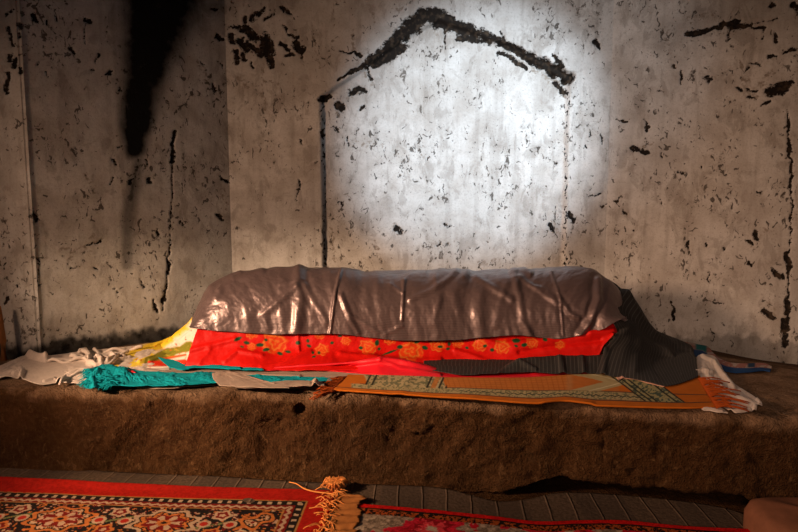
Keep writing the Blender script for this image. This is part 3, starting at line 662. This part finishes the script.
# ------------------------------------------------------------------ orange prayer rug
pr = empty('prayer_rug', onH(520, 392, 0), 'orange prayer rug with a cream arch motif lying along the platform edge before the grave', 'rug')
def col_prayer(U, V, um, vm, px, py):
    n = fbm(px/2.2, py/1.6, 401); n2 = fbm(px/1.3, py/1.1, 403)
    c = np.ones(px.shape+(3,))*rgb(.52, .14, .014)
    x = px + (V-.5)*-6
    # front pattern band
    band = sstep(.60, .63, V)*sstep(.86, .83, V)*sstep(350, 353, px)*sstep(672, 668, px)
    c = paint(c, band, (.42, .34, .17))
    c = paint(c, band*sstep(.02, .10, n2), (.17, .17, .09))
    zig = np.abs(((px/7.5) % 1)-.5)*2
    c = paint(c, band*sstep(.18, .05, np.abs(V-.735-.05*(zig-.5))*8)*sstep(440, 470, px), (.03, .035, .03))
    c = paint(c, sstep(.018, .008, np.abs(V-.865))+sstep(.018, .008, np.abs(V-.60))*(px > 360), (.05, .04, .03))
    # patterned end block
    blk = sstep(366, 368, x)*sstep(446, 444, x)*sstep(.66, .63, V)
    c = paint(c, blk, (.44, .36, .19)); c = paint(c, blk*sstep(.0, .08, n), (.17, .17, .09))
    for xx in (367, 373, 428, 440, 447): c = paint(c, sstep(1.5, .7, np.abs(x-xx+V*14-7))*sstep(.66, .62, V), (.03, .03, .02))
    c = paint(c, sstep(3, 2, np.abs(x-434+V*14-7))*sstep(.66, .62, V)*.8, (.50, .17, .03))
    # field with brick grid
    fld = sstep(446, 448, x)*sstep(.60, .57, V)
    c = paint(c, fld*sstep(620, 618, px), (.50, .17, .035))
    gr = np.maximum(sstep(.30, .1, np.abs(((x/5.2) % 1)-.5)*2), sstep(.3, .1, np.abs(((V*9) % 1)-.5)*2))
    c = paint(c, fld*gr*.5*sstep(600, 596, px), (.30, .075, .012))
    # cream arch pointing right
    tip = 632-np.abs(V-.30)*110
    arch = sstep(564, 575, px)*sstep(tip+1, tip-1, px)*sstep(.62, .59, V)
    inn = sstep(tip-27, tip-30, px+n*4)
    c = paint(c, arch, (.42, .34, .17)); c = paint(c, arch*inn, (.48, .15, .03))
    c = paint(c, arch*(1-inn)*sstep(2.0, 1., np.abs(px-(tip-9))), (.62, .55, .35))
    # diagonal bands near the right end
    xd = px - (V*46)
    for a, b, cc in ((607, 645, (.36, .32, .15)),):
        m = sstep(a, a+1, xd)*sstep(b, b-1, xd)*sstep(.86, .84, V); c = paint(c, m, cc); c = paint(c, m*sstep(.02, .08, n), (.07, .10, .07))
    for a in (606, 612, 618, 638, 645): c = paint(c, sstep(1.7, .8, np.abs(xd-a))*sstep(.86, .84, V), (.025, .025, .02))
    return c
o = loft('rug_body', [
     [(348,376), (400,377), (460,379), (520,379), (600,375), (650,374), (700,377)],
     [(342,383), (400,386), (460,388), (520,389.5), (600,390), (650,392), (706,394)],
     [(334,391.5), (380,394), (440,398), (500,402), (540,404.5), (565,403.5), (600,407), (650,408.5), (690,409), (716,407.5)]], 620, 110, M_col, .012,
     creases=[([(545,406),(565,402),(590,406)], .006, 4), ([(400,397),(410,380)], .002, 4)], noise=(.003, 6), solid=.006, color=col_prayer, seed=24, edge=.5)
child(o, pr)
it = []
for k in range(46):
    f = k/45.; x0 = 347-f*12; y0 = 377+f*14; p = onH(x0, y0, .016); L = .045+.045*rnd.random(); an = rnd.uniform(-.45, .45)
    pts = []
    for s_ in np.linspace(0, 1, 6):
        q = p+np.array([-L*s_*math.cos(an), -L*s_*.55+L*s_*math.sin(an)*.6, .010*math.sin(3*s_+k)*s_])+np.array([0, .006*math.sin(5*s_+k*1.7), 0])
        q[2] = max(q[2], float(H(q[0], q[1]))+.006) if q[1] > yfront(q[0])+.02 else q[2]-.01*s_
        pts.append(q)
    it.append((pts, .0034))
tag(strands('fringe', it, M_dkor, pr), 'rust fringe at the left end')
it = []
for k in range(40):
    f = k/39.; x0 = 698+f*18; y0 = 379+f*29; p = onH(x0, y0, .022); L = .035+.085*rnd.random(); an = rnd.uniform(-.75, .5)
    pts = []
    for s_ in np.linspace(0, 1, 6):
        q = p+np.array([L*s_*math.cos(an), -L*.25*s_+L*s_*math.sin(an)*.6, .008*math.sin(3*s_)])
        q[2] = max(q[2], float(H(q[0], q[1]))+.018); pts.append(q)
    it.append((pts, .0034))
tag(strands('fringe', it, M_dkor, pr), 'rust fringe at the right end')

# right end cloths
o = loft('white_cloth', [
     [(694,364), (700,355), (712,355.5), (720,365), (728,379), (745,391), (760,402), (762,408)],
     [(695,370), (702,364), (708,366), (714,376), (722,388), (738,398), (752,405), (757,409)],
     [(696,376), (700,380), (704,385), (712,394), (722,406), (734,413), (748,412), (756,411)]], 260, 80, M_white, .014,
     creases=[([(696,372),(704,371),(712,373)], .012, 1.8), ([(703,357),(714,362),(722,374),(734,388)], .014, 2.2), ([(708,375),(726,392),(755,406)], .008, 2.2), ([(757,402),(761,407),(754,410)], .016, 1.8), ([(730,412),(750,411)], .008, 1.2)],
     noise=(.006, 16), seed=26)
tag(o, 'white cotton cloth crumpled beyond the right end of the orange rug, tip curled', 'cloth')
o = loft('white_scrap', [[(698,407), (708,405.5), (716,406.5), (724,410)], [(704,411), (710,411.5), (718,413), (728,413.5)]], 50, 20, M_white, .009, creases=[([(704,409),(722,412)], .006, 1.2)], noise=(.002, 30), seed=27)
tag(o, 'small white cloth corner poking out under the right front corner of the orange rug', 'cloth')
def col_scarf(U, V, um, vm, px, py):
    n = fbm(px/3, py/1.6, 421)
    c = np.ones(px.shape+(3,))*rgb(.34, .15, .12)
    c = paint(c, sstep(.02, .1, n), (.42, .33, .28)); c = paint(c, sstep(.62, .7, V), (.015, .055, .16))
    c = paint(c, sstep(694, 697, px)*sstep(708, 705, px)*sstep(.7, .6, V), (.01, .15, .16))
    c = paint(c, sstep(746, 749, px)*sstep(756, 754, px)*sstep(.7, .5, V), (.02, .05, .10))
    return c
o = loft('patterned_scarf', [[(672,340), (690,343), (706,346), (716,356), (730,363), (750,364), (764,364), (772,367)],
     [(676,348), (690,351), (702,353), (714,363), (730,369), (750,370), (764,369), (771,370)],
     [(680,354), (692,357), (704,356.5), (716,367), (730,372.5), (750,372.5), (764,371), (770,372)]], 220, 30, M_col, .006, noise=(.004, 14), color=col_scarf, seed=28)
tag(o, 'thin pink, teal and blue patterned scarf trailing behind the white cloth at the right', 'scarf')
o = loft('lace_scrap', [[(616,377), (624,373.5), (634,374), (646,379), (664,384)], [(618,380), (625,379), (636,380), (648,383.5), (664,387)]], 80, 16, mat_cloth('pale_pink_cotton', (.55, .30, .22), .8), .019,
     creases=[([(620,376),(623,379)], .006, 1.2)], noise=(.002, 30), seed=29)
tag(o, 'pale pink hem of cloth peeping out under the front edge of the pinstriped cloth', 'cloth')

# ------------------------------------------------------------------ floor coverings
mw = NT('woven_mat')
nz = mw.noise(90, 5); pz = mw.n('ShaderNodeUVMap', uv_map='uv'); sx = mw.n('ShaderNodeSeparateXYZ'); mw.l(pz.outputs[0], sx.inputs[0])
fr = mw.math('FRACT', mw.math('MULTIPLY', mw.math('ADD', sx.outputs[0], mw.math('MULTIPLY', mw.noise(3, 2), .03)), 12.0))
ln = mw.ramp(fr, [(.0, 0), (.88, 0), (.94, 1), (1, 0)])
c_ = mw.mix(mw.ramp(nz, [(.3, 0), (.7, 1)]), (.062, .044, .031), (.125, .088, .062))
fr2 = mw.math('FRACT', mw.math('MULTIPLY', sx.outputs[0], 3.0))
c_ = mw.mix(mw.math('MULTIPLY', mw.math('GREATER_THAN', fr2, .5), .35), c_, (.045, .035, .030))
c_ = mw.mix(mw.math('MULTIPLY', ln, .26), c_, (.26, .18, .12))
mw.l(c_, mw.b.inputs['Base Color']); mw.b.inputs['Roughness'].default_value = .95; mw.b.inputs['Specular IOR Level'].default_value = .1
mw.bump(mw.math('ADD', nz, ln), .8, .004)
def sheet(name, far, near, nu, nv, mat, z, amp, fq, color=None, solid=.006, seed=0, skew=0):
    """far / near: pixel polylines on the floor (z = height), straight weave between"""
    u = np.linspace(0, 1, nu); A = catmull([atZ(p[0], p[1], z) for p in far], u); B = catmull([atZ(p[0], p[1], z) if len(p) == 2 else np.array(p) for p in near], u)
    v = np.linspace(0, 1, nv)[:, None, None]; G = A[None]*(1-v)+B[None]*v
    X, Y = G[..., 0], G[..., 1]
    G[..., 2] = z + amp*2*np.clip(fbm(X*fq, Y*fq, 500+seed, 3), -.25, 1)+amp*.5
    px, py = proj(G); dist = np.linalg.norm(G-A[None], axis=-1)
    L = np.linalg.norm(np.diff(A, axis=0), axis=1).sum(); U, V = np.meshgrid(u, v[:, 0, 0])
    um = X*1.0+skew*Y
    col = color(U, dist, X, Y, px, py) if color else None
    return grid_mesh(name, G, mat, col=col, uv=np.stack([um, dist], -1), flip=True, solid=solid, offset=1)
o = sheet('woven_mat', [(-140,457), (0,467), (100,472), (200,477), (300,484), (380,487), (440,490), (480,499), (500,503), (530,501), (560,495), (620,497), (680,503), (730,512), (760,524)],
      [(-1.9,1.2,.004), (-1.2,1.2,.004), (-.2,1.2,.004), (.5,1.2,.004), (1.1,1.4,.004)], 420, 90, mw.m, .004, .006, 3, seed=1, skew=-.05, solid=.004)
tag(o, 'dark brown striped woven mat on the floor against the foot of the mud platform', 'mat')

# persian rug, left
CR = atZ(336, 491, .016); AX = atZ(0, 480.5, .016)-CR; AX /= np.linalg.norm(AX); AY = np.array([-.05, -1, 0]); AY /= np.linalg.norm(AY)
NU, NV = 620, 330
uu, vv = np.meshgrid(np.linspace(0, 2.0, NU), np.linspace(0, .95, NV))
Gr = CR[None, None] + uu[..., None]*AX + vv[..., None]*AY
wob = .006*np.sin(uu*5.0+1)+.004*fbm(uu*6, uu*0, 77)
Gr[..., 1] += wob*np.exp(-vv*6)
Gr[..., 2] = .014+.007*np.clip(fbm(uu*4, vv*4, 601, 3)+.3, 0, 1) + .012*np.exp(-(vv/.03)**2)*sstep(.2, 1.0, uu)
def persian(u, v):
    n = fbm(u*160, v*160, 603, 2); n2 = fbm(u*70, v*70, 605, 3)
    u = u+.004*fbm(u*60, v*60, 607); v = v+.004*fbm(u*60, v*60, 609)
    d = np.minimum(u, v); al = np.where(u < v, v, u)
    c = np.ones(u.shape+(3,))*rgb(.42, .016, .010)
    RED, BLK, CRM, ORG, DRED = (.42, .02, .012), (.018, .014, .014), (.50, .36, .25), (.52, .17, .045), (.20, .015, .012)
    # thin gold line, dashed guard
    g1 = (d > .088) & (d < .117); c[g1] = BLK
    c[g1 & (((al/.034) % 1) < .38) & (d > .095) & (d < .111)] = CRM
    c[(d > .083) & (d < .088)] = (.40, .20, .06)
    g2 = (d >= .117) & (d < .150); c[g2] = DRED
    z = np.abs(((al/.030) % 1)-.5)*2
    c[g2 & (np.abs(d-.133-.010*(z-.5)) < .0055)] = CRM
    c[(d >= .147) & (d < .152)] = (.40, .20, .06)
    # main border with rosettes
    mb = (d >= .152) & (d < .345); bc = np.ones_like(c)*rgb(*BLK)
    sc = np.sin(al*18.5)*.03
    bc[(np.abs(d-.248-sc) < .006)] = (.16, .20, .08)
    bc[n2 > .13] = DRED; bc[n2 > .19] = CRM; bc[n2 < -.20] = ORG
    k = al/.34; fc = k-np.floor(k); cx = (fc-.5)*.34; cy = d-.248; odd = (np.floor(k) % 2) == 0
    r = np.hypot(cx/1.35, cy); a = np.arctan2(cy, cx/1.35); rr = r*(1+.12*np.cos(a*8))
    m = rr < .078; bc[m] = CRM; bc[m & odd] = ORG
    bc[(rr < .066) & m] = BLK; bc[(rr < .061) & (n > -.08)] = ORG; bc[(rr < .061) & odd & (n > .0)] = CRM
    bc[(rr < .047)] = DRED; bc[(rr < .040) & (np.cos(a*6) > 0)] = CRM; bc[rr < .018] = ORG; bc[rr < .008] = BLK
    cx2 = (np.where(fc > .5, fc-1, fc))*.34
    for oy in (.055, -.055):
        r2 = np.hypot(cx2, cy-oy); a2 = np.arctan2(cy-oy, cx2); q = r2*(1+.15*np.cos(a2*5)); bc[q < .030] = ORG if oy > 0 else CRM; bc[q < .020] = DRED; bc[q < .009] = CRM
    r3 = np.hypot(np.abs(cx)-.128, cy); bc[r3 < .022] = CRM; bc[r3 < .013] = (.45, .03, .02)
    c[mb] = bc[mb]
    c[(d >= .340) & (d < .348)] = (.40, .20, .06)
    g3 = (d >= .348) & (d < .38); c[g3] = BLK; c[g3 & (((al/.034) % 1) < .4)] = CRM
    fld = d >= .38; fc_ = np.ones_like(c)*rgb(.36, .02, .014); fc_[n2 > .12] = CRM; fc_[n2 < -.14] = BLK; fc_[n2 < -.19] = ORG; c[fld] = fc_[fld]
    return c*(.8+.5*(n[..., None]+.3))
ru = empty('persian_rug', (CR[0], CR[1], 0), 'red bordered wool rug with cream medallions and an orange fringe, lower left floor', 'rug')
o = grid_mesh('rug_body', Gr, M_rug, col=persian(uu, vv), uv=np.stack([uu, vv], -1), flip=True, solid=.007, offset=1)
child(o, ru)
it = []
for k in range(84):
    v0 = .0+.36*k/84.; p = CR + AY*v0 + np.array([rnd.uniform(-.016, .012), 0, .016]); L = .018+.045*rnd.random(); an = rnd.uniform(-1.2, 1.2)
    back = rnd.random() < .30
    pts = []
    for s_ in np.linspace(0, 1, 6):
        q = p + np.array([(-1 if back else 1)*L*s_*math.cos(an), L*s_*math.sin(an)*.8, .010*math.sin(3*s_)-.003])+np.array([0, .005*math.sin(6*s_+k), 0]); pts.append(q)
    it.append((pts, .0026))
for k in range(110):   # bunched knot at the corner
    p = CR + np.array([rnd.uniform(-.025, .015), rnd.uniform(-.03, .012), .026]); an = rnd.uniform(0, 6.28); L = rnd.uniform(.02, .045)
    it.append(([p+np.array([L*s_*math.cos(an), L*s_*math.sin(an)*.6, .018*math.sin(3.1*s_)]) for s_ in np.linspace(0, 1, 5)], .003))
w0 = [atZ(289,482,.02), atZ(297,484,.028), atZ(303,488,.03), atZ(312,491,.034), atZ(324,493,.034), atZ(334,494,.036)]
it.append((list(catmull(w0, np.linspace(0, 1, 16))[::-1]), .0032))
strands('fringe', it, M_gold, ru)
# woven end web beyond the fringe
uw, vw = np.meshgrid(np.linspace(.02, .105, 14), np.linspace(.055, .30, 60))
Gw = CR[None, None] - uw[..., None]*AX + vw[..., None]*AY; Gw[..., 0] += sstep(.08, .105, uw)*.02*fbm(vw*60, vw*0, 91)*2; Gw[..., 2] = .033+.003*np.sin(vw*150+uw*20)+.006*fbm(uw*60, vw*60, 93)
o = grid_mesh('end_web', Gw, mat_cloth('ochre_web', (.50, .20, .06), .95, 0, .6, 120, spec=.05, bump=.8), uv=np.stack([uw, vw], -1), solid=.003, offset=1); child(o, ru); tag(o, 'ochre flat-woven end strip')

# second rug, right
def col_pink(U, D, X, Y, px, py):
    n = fbm(X*90, Y*90, 701, 3); n2 = fbm(X*26, Y*26, 703, 3); n3 = fbm(X*200, Y*200, 705, 2)
    c = np.ones(px.shape+(3,))*rgb(.36, .28, .21); c[n > .10] = (.20, .15, .11); c[n < -.12] = (.50, .40, .30)
    for (x, y, r) in ((.10, 1.80, .10), (.34, 1.86, .05), (.52, 1.80, .09), (-.05, 1.70, .07), (.75, 1.75, .08), (.30, 1.68, .07)):
        q = np.hypot(X-x, Y-y); a = np.arctan2(Y-y, X-x); q = q*(1+.22*np.cos(a*5)+.12*np.cos(a*11)) + n*.03
        c[q < r] = (.62, .020, .045); c[(q < r*.62)] = (.30, .012, .02); c[q < r*.42] = (.75, .06, .08); c[q < r*.15] = (.5, .4, .3)
    c[(n2 > .20)] = (.50, .015, .03)
    c[D < .060] = (.018, .012, .010); c[(D < .060) & (D > .030) & ((((X*24)+n*2) % 1) < .5)] = (.42, .09, .02)
    c[D < .022] = (.62, .012, .010)
    return c*(.75+.9*(n3[..., None]+.3))
o = sheet('rose_rug', [(345,507), (372,508), (410,511), (450,515), (500,520), (540,524), (580,523), (620,523.5), (660,527), (700,530), (760,533)],
      [(-.28,1.1,.016), (.2,1.1,.016), (.6,1.15,.016), (1.1,1.2,.016)], 620, 260, M_rug, .016, .005, 4, color=col_pink, seed=5, solid=.008)
tag(o, 'grey pile rug with pink roses and thin red edge, right of the fringed rug', 'rug')
# brown block at the lower right corner
th = np.linspace(0, 2*math.pi, 64); prof = [(.02, .100), (.5, .100), (.80, .098), (.93, .088), (1.0, .06), (1.0, .0)]
cc = atZ(812, 540, .0)
Pb = np.array([[(cc[0]+.19*r*np.sign(math.cos(t))*abs(math.cos(t))**.6, cc[1]-.02+.13*r*np.sign(math.sin(t))*abs(math.sin(t))**.6, z+.004*math.sin(3*t)) for t in th] for r, z in prof])
o = grid_mesh('stone_block', Pb, mat_cloth('brown_stone', (.26, .105, .055), .85, 0, .4, 120), flip=False)
tag(o, 'smooth rounded brown block at the lower right corner in front of the dark hollow', 'block')
# brown stick at the left edge
a = atY(-1, 312, 2.70); b = atY(3, 354, 2.70); b[2] = float(H(b[0], b[1]))+.002
o = strands('wooden_stick', [([b, b*.6+a*.4+np.array([.006, 0, 0]), a, a+(a-b)*.12], .016)], mat_cloth('brown_wood', (.30, .12, .04), .7, 0, .4, 80), None, 10)
tag(o, 'brown wooden stick standing against the left wall pier at the picture edge', 'stick')
